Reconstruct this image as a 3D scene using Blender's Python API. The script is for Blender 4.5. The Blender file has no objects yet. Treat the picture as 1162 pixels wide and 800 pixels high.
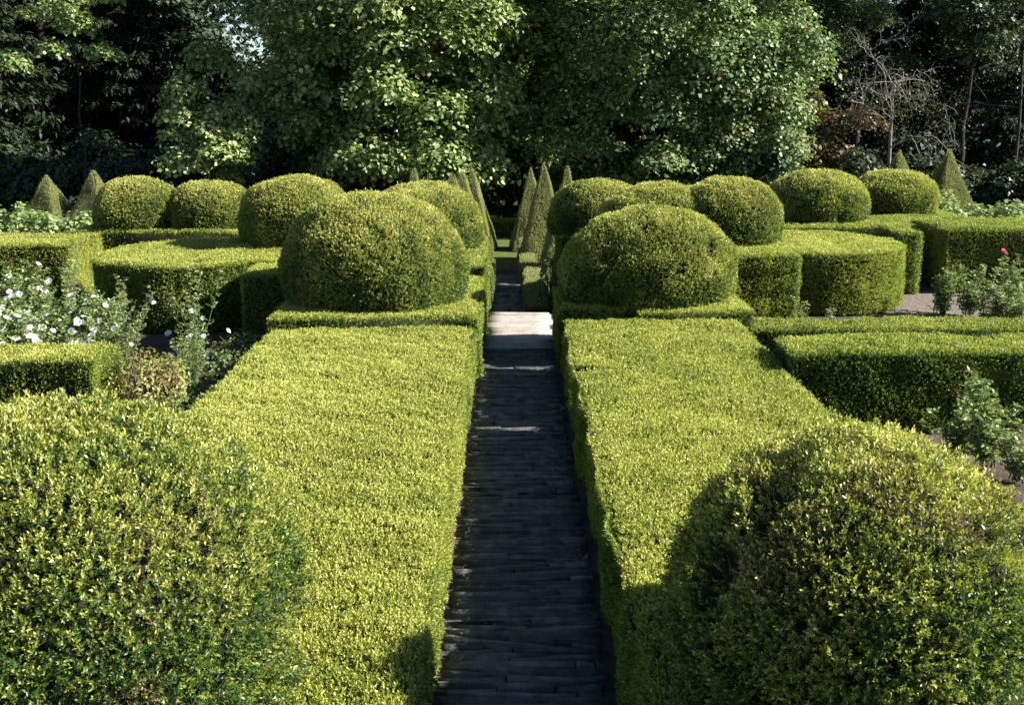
import bpy, math, random
import numpy as np
from mathutils import Vector, geometry
SC = bpy.context.scene
COL = SC.collection
RNG = np.random.default_rng(7)
random.seed(7)
# ---------------------------------------------------------------- camera model (photo is 1162 x 800)
F, HOR, CAMH = 1250.0, 105.0, 3.86
PITCH = math.atan((400 - HOR) / F)
SP, CP = math.sin(PITCH), math.cos(PITCH)
def yof(zc, z):                       # camera depth -> world y, for a point at height z
    return (zc - (CAMH - z) * SP) / CP
def zc_of(y, z=0.8):
    return y * CP + (CAMH - z) * SP
def top_z(v, zc):                     # height seen at image row v and camera depth zc
    return CAMH - (v - HOR) * zc / F * CP
def xof(u, zc):
    return (u - 581.0) * zc / F

# ---------------------------------------------------------------- mesh accumulator
class Acc:
    def __init__(s):
        s.v = []; s.q = []; s.t = []; s.tone = []; s.qm = []; s.tm = []; s.n = 0
    def add(s, V, quads=None, tris=None, tone=0.5, mat=0):
        V = np.asarray(V, dtype=np.float32).reshape(-1, 3)
        if len(V) == 0: return
        tn = np.broadcast_to(np.asarray(tone, dtype=np.float32), (len(V),))
        s.v.append(V); s.tone.append(tn)
        if quads is not None and len(quads):
            Q = np.asarray(quads, dtype=np.int64).reshape(-1, 4) + s.n
            s.q.append(Q); s.qm.append(np.full(len(Q), mat, dtype=np.int32))
        if tris is not None and len(tris):
            T = np.asarray(tris, dtype=np.int64).reshape(-1, 3) + s.n
            s.t.append(T); s.tm.append(np.full(len(T), mat, dtype=np.int32))
        s.n += len(V)
    def build(s, name, mats, parent=None, smooth=False, loc=None):
        me = bpy.data.meshes.new(name)
        V = np.concatenate(s.v) if s.v else np.zeros((0, 3), np.float32)
        if loc is not None: V = V - np.asarray(loc, dtype=np.float32)
        Q = np.concatenate(s.q) if s.q else np.zeros((0, 4), np.int64)
        T = np.concatenate(s.t) if s.t else np.zeros((0, 3), np.int64)
        me.vertices.add(len(V)); me.vertices.foreach_set('co', V.ravel())
        loops = np.concatenate([Q.ravel(), T.ravel()]).astype(np.int32)
        me.loops.add(len(loops)); me.loops.foreach_set('vertex_index', loops)
        me.polygons.add(len(Q) + len(T))
        st = np.concatenate([np.arange(len(Q)) * 4, len(Q) * 4 + np.arange(len(T)) * 3]).astype(np.int32)
        me.polygons.foreach_set('loop_start', st)
        mi = np.concatenate((s.qm or [np.zeros(0, np.int32)]) + (s.tm or [])).astype(np.int32)
        me.polygons.foreach_set('material_index', mi)
        me.update(calc_edges=True)
        if smooth: me.polygons.foreach_set('use_smooth', np.ones(len(Q) + len(T), dtype=bool))
        a = me.attributes.new('tone', 'FLOAT', 'POINT')
        a.data.foreach_set('value', np.concatenate(s.tone).astype(np.float32))
        for m in (mats if isinstance(mats, (list, tuple)) else [mats]): me.materials.append(m)
        o = bpy.data.objects.new(name, me); COL.objects.link(o)
        if loc is not None: o.location = loc
        if parent is not None: o.parent = parent
        return o

def tag(o, label=None, cat=None, group=None, kind=None):
    if label: o['label'] = label
    if cat: o['category'] = cat
    if group: o['group'] = group
    if kind: o['kind'] = kind
    return o
def empty(name, loc, label, cat, group=None):
    o = bpy.data.objects.new(name, None); COL.objects.link(o)
    o.location = loc; o.empty_display_size = 0.2
    return tag(o, label, cat, group)

def nrm(A):
    return A / np.maximum(np.linalg.norm(A, axis=-1, keepdims=True), 1e-9)
def nz(P, f, seed, octs=7):           # cheap smooth noise about -1..1
    r = np.random.default_rng(seed)
    K = r.normal(size=(octs, 3)) * f; ph = r.uniform(0, 6.28, octs)
    return np.sin(P @ K.T + ph).sum(1) / math.sqrt(octs * 0.9)

def quads_for(n):
    return np.arange(n * 4).reshape(n, 4)

def leaf_quads(P, D, S, L, W, fold=0.10, mid=0.48):
    """rhombic, lightly folded leaves: base P, direction D, side S, length L, width W"""
    Nn = np.cross(S, D)
    L = L[:, None]; W = W[:, None]
    m = P + D * L * mid + Nn * L * fold
    V = np.stack([P, m + S * W * .5, P + D * L, m - S * W * .5], 1)
    return V.reshape(-1, 3)

def sprigs(acc, P, N, size, rng, k=7, tone=0.6, tonevar=0.13, up=0.3, spread=0.34, Lf=2.2, wf=0.46, mat=1, rise=0.3, cvar=.36, deadp=.012, jf=.45):
    """short shoots that carry k leaves each: P surface points, N normals, size leaf length per point"""
    n = len(P)
    if n == 0: return
    a = nrm(N + rng.normal(size=(n, 3)) * spread + np.array([0, 0, up]))
    ref = nrm(rng.normal(size=(n, 3)))
    e1 = nrm(np.cross(a, ref)); e2 = np.cross(a, e1)
    ph0 = rng.uniform(0, 6.28, n)
    tsp = tone + rng.normal(size=n) * tonevar
    Vs, Ts = [], []
    jit = N * (rng.normal(size=(n, 1)) * jf * size[:, None])
    for j in range(k):
        t = j / max(1, k - 1)
        ph = ph0 + j * 2.4 + rng.normal(size=n) * .3
        r = e1 * np.cos(ph)[:, None] + e2 * np.sin(ph)[:, None]
        op = 1.15 - 0.75 * t
        D = nrm(a * math.cos(op) + r * math.sin(op) + rng.normal(size=(n, 3)) * .18)
        S = nrm(np.cross(D, a + rng.normal(size=(n, 3)) * .35))
        L = size * rng.uniform(.75, 1.25, n) * (1.0 if 0 < j < k - 1 else .85)
        Pj = P + jit + a * ((t * Lf - Lf + rise) * size)[:, None]
        Vs.append(leaf_quads(Pj, D, S, L, L * wf))
        tj = np.clip(tsp + (t - .75) * cvar + rng.normal(size=n) * .07, .08, 1.0)
        dead = rng.random(n) < deadp
        tj = np.where(dead, rng.uniform(0, .05, n), tj)
        Ts.append(np.repeat(tj, 4))
    V = np.concatenate(Vs); T = np.concatenate(Ts)
    acc.add(V, quads_for(n * k), tone=T, mat=mat)

def sfun(zc):
    return 0.0172 + 0.00043 * zc

def tube(acc, pts, rad, sides=6, mat=0, tone=.5):
    pts = [Vector(p) for p in pts]; n = len(pts)
    V = []; Q = []
    ref = Vector((0.3, 0.9, 0.2))
    for i, p in enumerate(pts):
        d = (pts[min(i + 1, n - 1)] - pts[max(i - 1, 0)])
        if d.length < 1e-6: d = Vector((0, 0, 1))
        d.normalize()
        e1 = d.cross(ref)
        if e1.length < 1e-3: e1 = d.cross(Vector((1, 0, 0)))
        e1.normalize(); e2 = d.cross(e1)
        for s in range(sides):
            a = 2 * math.pi * s / sides
            V.append(p + (e1 * math.cos(a) + e2 * math.sin(a)) * rad[i])
    for i in range(n - 1):
        for s in range(sides):
            s2 = (s + 1) % sides
            Q.append((i * sides + s, i * sides + s2, (i + 1) * sides + s2, (i + 1) * sides + s))
    acc.add([tuple(v) for v in V], quads=Q, tone=tone, mat=mat)

# ---------------------------------------------------------------- materials
def new_mat(name):
    m = bpy.data.materials.new(name); m.use_nodes = True
    nt = m.node_tree; nt.nodes.clear()
    out = nt.nodes.new('ShaderNodeOutputMaterial')
    return m, nt, out
def ramp(nt, stops, fac):
    r = nt.nodes.new('ShaderNodeValToRGB'); el = r.color_ramp.elements
    while len(el) < len(stops): el.new(0.5)
    for e, (p, c) in zip(el, stops): e.position = p; e.color = (*c, 1)
    nt.links.new(fac, r.inputs[0]); return r.outputs[0]
def leaf_mat(name, stops, rough=.42, spec=.45, trans=.32, tmul=(1.15, 1.1, .6)):
    m, nt, out = new_mat(name); N = nt.nodes.new; L = nt.links.new
    at = N('ShaderNodeAttribute'); at.attribute_name = 'tone'
    c = ramp(nt, stops, at.outputs['Fac'])
    b = N('ShaderNodeBsdfPrincipled'); b.inputs['Roughness'].default_value = rough
    b.inputs['Specular IOR Level'].default_value = spec
    L(c, b.inputs['Base Color'])
    t = N('ShaderNodeBsdfTranslucent')
    mu = N('ShaderNodeMix'); mu.data_type = 'RGBA'; mu.blend_type = 'MULTIPLY'; mu.inputs[0].default_value = 1
    L(c, mu.inputs[6]); mu.inputs[7].default_value = (*tmul, 1)
    L(mu.outputs[2], t.inputs['Color'])
    mx = N('ShaderNodeMixShader'); mx.inputs[0].default_value = trans
    L(b.outputs[0], mx.inputs[1]); L(t.outputs[0], mx.inputs[2]); L(mx.outputs[0], out.inputs[0])
    return m
def noise_mat(name, stops, scale=4, detail=8, rough=.9, spec=.2, bump=0, bscale=30, dist=.01, toned=False):
    m, nt, out = new_mat(name); N = nt.nodes.new; L = nt.links.new
    tc = N('ShaderNodeTexCoord')
    n = N('ShaderNodeTexNoise'); n.inputs['Scale'].default_value = scale; n.inputs['Detail'].default_value = detail
    n.inputs['Roughness'].default_value = .65
    L(tc.outputs['Object'], n.inputs['Vector'])
    fac = n.outputs['Fac']
    if toned:
        at = N('ShaderNodeAttribute'); at.attribute_name = 'tone'
        ad = N('ShaderNodeMath'); ad.operation = 'ADD'; L(fac, ad.inputs[0])
        sb = N('ShaderNodeMath'); sb.operation = 'SUBTRACT'; L(at.outputs['Fac'], sb.inputs[0]); sb.inputs[1].default_value = .5
        L(sb.outputs[0], ad.inputs[1]); fac = ad.outputs[0]
    c = ramp(nt, stops, fac)
    b = N('ShaderNodeBsdfPrincipled'); b.inputs['Roughness'].default_value = rough
    b.inputs['Specular IOR Level'].default_value = spec
    L(c, b.inputs['Base Color'])
    if bump:
        n2 = N('ShaderNodeTexNoise'); n2.inputs['Scale'].default_value = bscale; n2.inputs['Detail'].default_value = 6
        L(tc.outputs['Object'], n2.inputs['Vector'])
        bp = N('ShaderNodeBump'); bp.inputs['Strength'].default_value = bump; bp.inputs['Distance'].default_value = dist
        L(n2.outputs['Fac'], bp.inputs['Height']); L(bp.outputs[0], b.inputs['Normal'])
    L(b.outputs[0], out.inputs[0]); return m

BROWN = (.17, .11, .06)
M_BOX = leaf_mat('box_leaf', [(0, (.24, .19, .13)), (.06, (.17, .12, .07)), (.075, (.03, .08, .017)), (.36, (.075, .15, .025)),
                              (.60, (.325, .355, .06)), (.85, (.50, .495, .125)), (1, (.61, .585, .19))], rough=.46, spec=.35, trans=.30, tmul=(.95, 1.12, .45))
M_BOXD = leaf_mat('yew_leaf', [(0, (.25, .17, .09)), (.06, (.15, .095, .05)), (.075, (.028, .075, .018)), (.36, (.065, .135, .025)),
                               (.60, (.275, .30, .05)), (.85, (.48, .465, .12)), (1, (.61, .57, .19))], rough=.42, spec=.5, trans=.28, tmul=(.95, 1.12, .45))
M_PYR = leaf_mat('pyramid_leaf', [(0, BROWN), (.06, (.12, .09, .05)), (.075, (.06, .09, .035)), (.4, (.17, .215, .075)),
                                  (.7, (.33, .36, .14)), (1, (.46, .47, .2))], rough=.5)
M_SICK = leaf_mat('yellowed_leaf', [(0, (.22, .14, .06)), (.3, (.19, .17, .05)), (.6, (.28, .27, .075)), (1, (.42, .40, .13))], rough=.5)
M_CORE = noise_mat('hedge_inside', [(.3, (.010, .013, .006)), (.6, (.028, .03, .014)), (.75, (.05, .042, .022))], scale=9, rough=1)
M_ROSE = leaf_mat('rose_leaf', [(0, (.17, .07, .045)), (.1, (.15, .09, .045)), (.14, (.07, .13, .035)), (.5, (.21, .30, .10)), (1, (.44, .50, .24))], rough=.5, spec=.35)
M_VINE = leaf_mat('vine_leaf', [(0, (.10, .20, .06)), (.5, (.29, .38, .14)), (1, (.47, .54, .28))], rough=.4, trans=.4)
M_SYC = leaf_mat('maple_leaf', [(0, (.035, .075, .018)), (.35, (.095, .165, .04)), (.7, (.25, .33, .105)), (1, (.46, .5, .25))], rough=.5, spec=.38, trans=.28)
M_SYC2 = leaf_mat('lime_tree_leaf', [(0, (.035, .08, .026)), (.45, (.13, .21, .07)), (.88, (.30, .385, .16)), (.94, (.28, .18, .08)), (1, (.3, .18, .09))], rough=.5, spec=.38, trans=.28)
M_DARK = leaf_mat('conifer_needle', [(0, (.012, .022, .012)), (.6, (.028, .045, .02)), (1, (.06, .085, .035))], rough=.6, spec=.3, trans=.1)
M_MID = leaf_mat('woodland_leaf', [(0, (.02, .035, .015)), (.6, (.045, .07, .028)), (1, (.10, .12, .05))], rough=.5, spec=.35, trans=.2)
M_FEATH = leaf_mat('cedar_needle', [(0, (.03, .055, .025)), (.6, (.075, .12, .05)), (1, (.14, .19, .09))], rough=.6, spec=.3, trans=.2)
M_RED = leaf_mat('autumn_leaf', [(0, (.06, .08, .03)), (.4, (.12, .11, .045)), (.65, (.19, .12, .055)), (1, (.30, .20, .11))], rough=.5, trans=.25)
M_OLIVE = leaf_mat('sparse_leaf', [(0, (.04, .05, .02)), (.6, (.10, .12, .04)), (1, (.2, .21, .08))], rough=.5, trans=.25)
M_BARK = noise_mat('bark', [(.3, (.015, .012, .01)), (.7, (.04, .034, .027))], scale=6, bump=.6, bscale=14, dist=.05)
M_DEAD = noise_mat('bleached_bark', [(.3, (.15, .14, .13)), (.7, (.27, .255, .235))], scale=5)
M_GREY = noise_mat('grey_bark', [(.3, (.03, .027, .024)), (.7, (.08, .073, .066))], scale=5)
M_STEM = noise_mat('rose_stem', [(.3, (.07, .10, .035)), (.7, (.15, .13, .06))], scale=8)
M_TWIG = noise_mat('dry_twig', [(.3, (.12, .085, .05)), (.7, (.24, .18, .11))], scale=8)
def petal_mat(name, col, trans=.25):
    return leaf_mat(name, [(0, tuple(c * .86 for c in col)), (1, col)], rough=.6, spec=.2, trans=trans, tmul=(1, 1, 1))
M_WHITE = petal_mat('white_petal', (.82, .82, .78))
M_BLUE = petal_mat('pale_blue_petal', (.55, .62, .80))
M_PINK = petal_mat('pink_petal', (.75, .04, .22))
M_YEL = petal_mat('stamen_yellow', (.7, .5, .08))
M_STONE = noise_mat('slate', [(.25, (.045, .046, .05)), (.5, (.095, .096, .10)), (.75, (.22, .212, .20))], scale=7, rough=.75, bump=.5, bscale=38, dist=.01, toned=True)
M_SLAB = noise_mat('pale_stone', [(.25, (.22, .195, .17)), (.5, (.34, .305, .27)), (.75, (.44, .41, .37))], scale=4.5, rough=.8, bump=.5, bscale=30, dist=.01, toned=True)
M_GROUND = noise_mat('garden_soil', [(.3, (.035, .026, .02)), (.55, (.085, .064, .05)), (.8, (.17, .14, .115))], scale=1.8, detail=12, bump=.8, bscale=25, dist=.03)
M_GRAVEL = noise_mat('gravel', [(.3, (.07, .057, .046)), (.5, (.15, .128, .108)), (.8, (.30, .27, .235))], scale=22, detail=8, bump=.8, bscale=60, dist=.02)
M_LAWN = noise_mat('lawn_green', [(.3, (.06, .08, .02)), (.7, (.12, .135, .035))], scale=3, detail=10, bump=.6, bscale=60, dist=.03)
M_HILL = noise_mat('wooded_hill', [(.3, (.02, .03, .02)), (.7, (.05, .06, .035))], scale=.2)

# ---------------------------------------------------------------- setting: ground, hill, path
def zg(x, y):
    if y < 19.44: return 0.0
    if abs(x) < 0.97:
        if y < 23.5: return -1.5 * max(0, min(1, (y - 19.5) / 4.0))
        return -1.5
    if y < 27: return 0.0
    return -1.5 * min(1, (y - 27) / 1.5)
def build_ground():
    xs = [-400, -120, -60, -30, -18, -12, -8, -4, -1.0, -.96, 0, .96, 1.0, 4, 8, 12, 18, 30, 60, 120, 400]
    ys = [-60, -10, 0, 6, 12, 19.43, 19.5, 20.5, 21.5, 22.5, 23.5, 27, 27.5, 28.5, 35, 45, 60, 90, 150, 300, 700]
    V = [(x, y, zg(x, y) - .03) for y in ys for x in xs]
    nx = len(xs); Q = []
    for j in range(len(ys) - 1):
        for i in range(nx - 1):
            Q.append((j * nx + i, j * nx + i + 1, (j + 1) * nx + i + 1, (j + 1) * nx + i))
    a = Acc(); a.add(V, quads=Q)
    tag(a.build('ground', M_GROUND), kind='structure')
    # low wooded hill far behind
    a = Acc(); nx = 40; V = []; Q = []
    for j, (y, z) in enumerate([(95, -2), (120, 1.5), (160, 5), (230, 9), (330, 8), (420, -3)]):
        for i in range(nx):
            x = -420 + 840 * i / (nx - 1)
            V.append((x, y + 8 * math.sin(i * 1.7), z * (1 + .2 * math.sin(i * .9 + j)) if j not in (0, 5) else z))
    for j in range(5):
        for i in range(nx - 1):
            Q.append((j * nx + i, j * nx + i + 1, (j + 1) * nx + i + 1, (j + 1) * nx + i))
    a.add(V, quads=Q); tag(a.build('hill', M_HILL, smooth=True), kind='structure')
    # gravel walk between the right hand beds
    a = Acc()
    def sheet(x0, x1, y0, y1, z):
        a.add([(x0, y0, z), (x1, y0, z), (x1, y1, z), (x0, y1, z)], quads=[(0, 1, 2, 3)])
    sheet(7.0, 9.6, 18.2, 22.6, -.024)
    tag(a.build('gravel_walk', M_GRAVEL), kind='structure')
    a = Acc(); sheet(-4.5, 4.5, 34.6, 41.5, -1.524)
    tag(a.build('lawn', M_LAWN), kind='structure')
    a = Acc(); sheet(-90, -4.6, 29.5, 75, -1.518); sheet(4.6, 90, 29.5, 75, -1.518); sheet(-4.6, 4.6, 41.6, 75, -1.518)
    tag(a.build('woodland_floor', M_HILL), kind='structure')

def stone_rows(acc, x0, x1, y0, y1, z, rng, rowmin, rowmax, jz=.012, wmin=.35, wmax=.95):
    y = y0
    while y < y1:
        d = rng.uniform(rowmin, rowmax); ye = min(y + d, y1)
        x = x0 + rng.uniform(-.06, .06)
        while x < x1 - .04:
            w = rng.uniform(wmin, wmax); xe = min(x + w, x1 + rng.uniform(-.04, .06))
            if x1 - xe < .15: xe = x1 + rng.uniform(-.05, .06)
            g = .006; h = z + rng.normal() * jz; sl = rng.normal() * .008; sx = rng.normal() * .006
            n = 5; top = []; bot = []
            xs = np.linspace(x + g, xe - g, n)
            f = [y + g + rng.normal() * .009 for _ in xs]; b = [ye - g + rng.normal() * .007 for _ in xs]
            V = []
            for i, xx in enumerate(xs):
                dz = sx * (i - 2)
                V += [(xx, f[i], z - .08), (xx, f[i], h + dz - sl - .004), (xx, f[i] + .012, h + dz - sl), (xx, b[i] - .012, h + dz + sl), (xx, b[i], h + dz + sl - .004), (xx, b[i], z - .08)]
            Q = []
            for i in range(n - 1):
                for k in range(5):
                    Q.append((i * 6 + k, (i + 1) * 6 + k, (i + 1) * 6 + k + 1, i * 6 + k + 1))
            Q += [(0, 1, 4, 5), (1, 2, 3, 4), ((n-1)*6+5, (n-1)*6+4, (n-1)*6+1, (n-1)*6), ((n-1)*6+4, (n-1)*6+3, (n-1)*6+2, (n-1)*6+1)]
            acc.add(V, quads=Q, tone=.5 + rng.normal() * .05)
            x = xe
        y = ye

def build_path():
    rng = np.random.default_rng(11)
    a = Acc(); stone_rows(a, -.47, .63, 2.5, 16.6, 0.0, rng, .025, .085, jz=.009, wmin=.3, wmax=1.3)
    tag(a.build('path', M_STONE), kind='structure')
    a = Acc(); stone_rows(a, -.46, .66, 16.6, 19.3, 0.004, rng, .22, .5, jz=.005, wmin=1.3, wmax=1.4)
    stone_rows(a, -.46, .66, 19.3, 19.44, 0.012, rng, .14, .15, jz=.001, wmin=1.2, wmax=1.3)
    tag(a.build('path_landing', M_SLAB), kind='structure')
    # steps down to the lower terrace
    a = Acc()
    for i in range(10):
        y0 = 19.46 + i * .4; z = -.15 * (i + 1)
        V = [(-.6, y0, z - .3), (.6, y0, z - .3), (.6, y0 + .43, z - .3), (-.6, y0 + .43, z - .3),
             (-.6, y0, z), (.6, y0, z), (.6, y0 + .43, z), (-.6, y0 + .43, z)]
        a.add(V, quads=[(4, 5, 6, 7), (0, 1, 5, 4), (1, 2, 6, 5), (2, 3, 7, 6), (3, 0, 4, 7)], tone=.5)
    tag(a.build('steps', M_STONE), kind='structure')
    a = Acc(); stone_rows(a, -.52, .32, 23.46, 34.6, -1.5, rng, .08, .3)
    tag(a.build('lower_path', M_STONE), kind='structure')

# ---------------------------------------------------------------- hedges
def in_poly(P, poly):
    x, y = P[:, 0], P[:, 1]; r = np.zeros(len(P), bool); n = len(poly)
    for i in range(n):
        x1, y1 = poly[i]; x2, y2 = poly[(i + 1) % n]
        c = ((y1 > y) != (y2 > y))
        with np.errstate(divide='ignore', invalid='ignore'):
            xi = (x2 - x1) * (y - y1) / ((y2 - y1) if y2 != y1 else 1e-9) + x1
        r ^= c & (x < xi)
    return r
def edge_dist(P, poly, skip=()):
    n = len(poly); best = np.full(len(P), 9.); bn = np.zeros((len(P), 2))
    for i in range(n):
        if i in skip: continue
        a = np.array(poly[i]); b = np.array(poly[(i + 1) % n]); d = b - a; l2 = d @ d
        t = np.clip(((P[:, :2] - a) @ d) / l2, 0, 1)
        q = a + t[:, None] * d; ds = np.linalg.norm(P[:, :2] - q, axis=1)
        nn = np.array([d[1], -d[0]]) / math.sqrt(l2)
        m = ds < best; best[m] = ds[m]; bn[m] = nn
    return best, bn
def inset(poly, d):
    n = len(poly); out = []
    for i in range(n):
        p0 = np.array(poly[i - 1]); p1 = np.array(poly[i]); p2 = np.array(poly[(i + 1) % n])
        d1 = (p1 - p0) / np.linalg.norm(p1 - p0); d2 = (p2 - p1) / np.linalg.norm(p2 - p1)
        n1 = np.array([-d1[1], d1[0]]); n2 = np.array([-d2[1], d2[0]])
        b = n1 + n2; b = b / max(b @ b, 1e-6) * 2
        if np.linalg.norm(b) > 2: b = b / np.linalg.norm(b) * 2
        out.append(tuple(p1 + b * d))
    return out

HEDGE_N = [0]
def hedge(label, poly, z1, z0=0.0, smul=1.0, tone=.66, group=None, mat=None, skip=(), name='box_hedge', cat='hedge',
          wobble=.018, dens=1.0, k=7, back=.45, sidetone=None, core_in=.045):
    HEDGE_N[0] += 1
    seed = 100 + HEDGE_N[0]; rng = np.random.default_rng(seed)
    acc = Acc()
    pi = inset(poly, core_in); n = len(pi)
    zt = z1 - core_in
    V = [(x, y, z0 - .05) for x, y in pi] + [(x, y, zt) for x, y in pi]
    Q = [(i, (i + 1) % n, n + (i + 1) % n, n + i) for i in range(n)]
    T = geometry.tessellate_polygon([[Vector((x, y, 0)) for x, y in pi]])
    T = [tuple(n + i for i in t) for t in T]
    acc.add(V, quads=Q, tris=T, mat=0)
    PA = np.array(poly); lo = PA.min(0); hi = PA.max(0)
    smin = sfun(zc_of(max(lo[1], 3.5))) * smul
    # top
    A = (hi - lo).prod(); m = int(A * 1.35 * dens / smin ** 2)
    P = np.column_stack([rng.uniform(lo[0], hi[0], m), rng.uniform(lo[1], hi[1], m), np.full(m, z1)])
    sz = sfun(zc_of(P[:, 1])) * smul
    P = P[(rng.random(m) < (smin / sz) ** 2)]
    P = P[in_poly(P, poly)]
    sz = sfun(zc_of(P[:, 1])) * smul
    dd, bn = edge_dist(P, poly, skip)
    N = np.zeros((len(P), 3)); N[:, 2] = 1
    w = np.clip(1 - dd / .09, 0, 1)
    N[:, :2] += bn * (w * 1.1)[:, None]; N = nrm(N)
    P[:, 2] += nz(P, 2.2, seed) * wobble + nz(P, 9, seed + 1) * wobble * .55 - w ** 2 * .045
    tone = tone + rng.normal() * .02
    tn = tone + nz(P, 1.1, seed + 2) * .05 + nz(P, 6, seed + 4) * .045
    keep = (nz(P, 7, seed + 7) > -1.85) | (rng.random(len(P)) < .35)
    dp = .015 + .16 * np.clip(nz(P, .9, seed + 31) - .5, 0, 1) * np.clip(nz(P, 5, seed + 32) + .6, 0, 1.5)
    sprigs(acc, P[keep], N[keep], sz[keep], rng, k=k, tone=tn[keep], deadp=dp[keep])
    # sides
    for i in range(len(poly)):
        if i in skip: continue
        a = np.array(poly[i]); b = np.array(poly[(i + 1) % len(poly)]); d = b - a; ln = np.linalg.norm(d)
        nn = np.array([d[1], -d[0]]) / ln
        ymid = max((a[1] + b[1]) / 2, 4); ymin = max(min(a[1], b[1]), 3.5)
        s0 = sfun(zc_of(ymin)) * smul
        mx_, my_ = (a + b) / 2; mult = back if (-nn[0] * mx_ - nn[1] * my_) < -.12 * math.hypot(mx_, my_) else 1.0
        m = int(ln * (z1 - z0) * 1.35 * dens * mult / s0 ** 2)
        t = rng.random(m); P = np.column_stack([a[0] + d[0] * t, a[1] + d[1] * t, rng.uniform(z0, z1 - .01, m)])
        sz = sfun(zc_of(P[:, 1])) * smul
        kp = rng.random(m) < (s0 / sz) ** 2; P = P[kp]; sz = sz[kp]
        N = np.tile(np.array([nn[0], nn[1], 0.]), (len(P), 1))
        e = np.clip(1 - (z1 - P[:, 2]) / .08, 0, 1); N[:, 2] += e * .9; N = nrm(N)
        off = nz(P, 2.6, seed + 5) * wobble * 1.3 + nz(P, 8, seed + 6) * wobble * .8
        P = P + N * off[:, None]
        kp = (nz(P, 6, seed + 9) > -1.6) | (rng.random(len(P)) < .4)
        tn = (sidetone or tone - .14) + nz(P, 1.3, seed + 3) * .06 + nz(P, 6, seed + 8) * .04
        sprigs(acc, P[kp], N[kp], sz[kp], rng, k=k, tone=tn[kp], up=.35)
    c = PA.mean(0)
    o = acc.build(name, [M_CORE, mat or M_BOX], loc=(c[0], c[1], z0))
    return tag(o, label, cat, group)

def rect(x0, x1, y0, y1):
    return [(x0, y0), (x1, y0), (x1, y1), (x0, y1)]
def circle(cx, cy, r, n=44):
    return [(cx + r * math.cos(2 * math.pi * i / n), cy + r * math.sin(2 * math.pi * i / n)) for i in range(n)]

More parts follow.
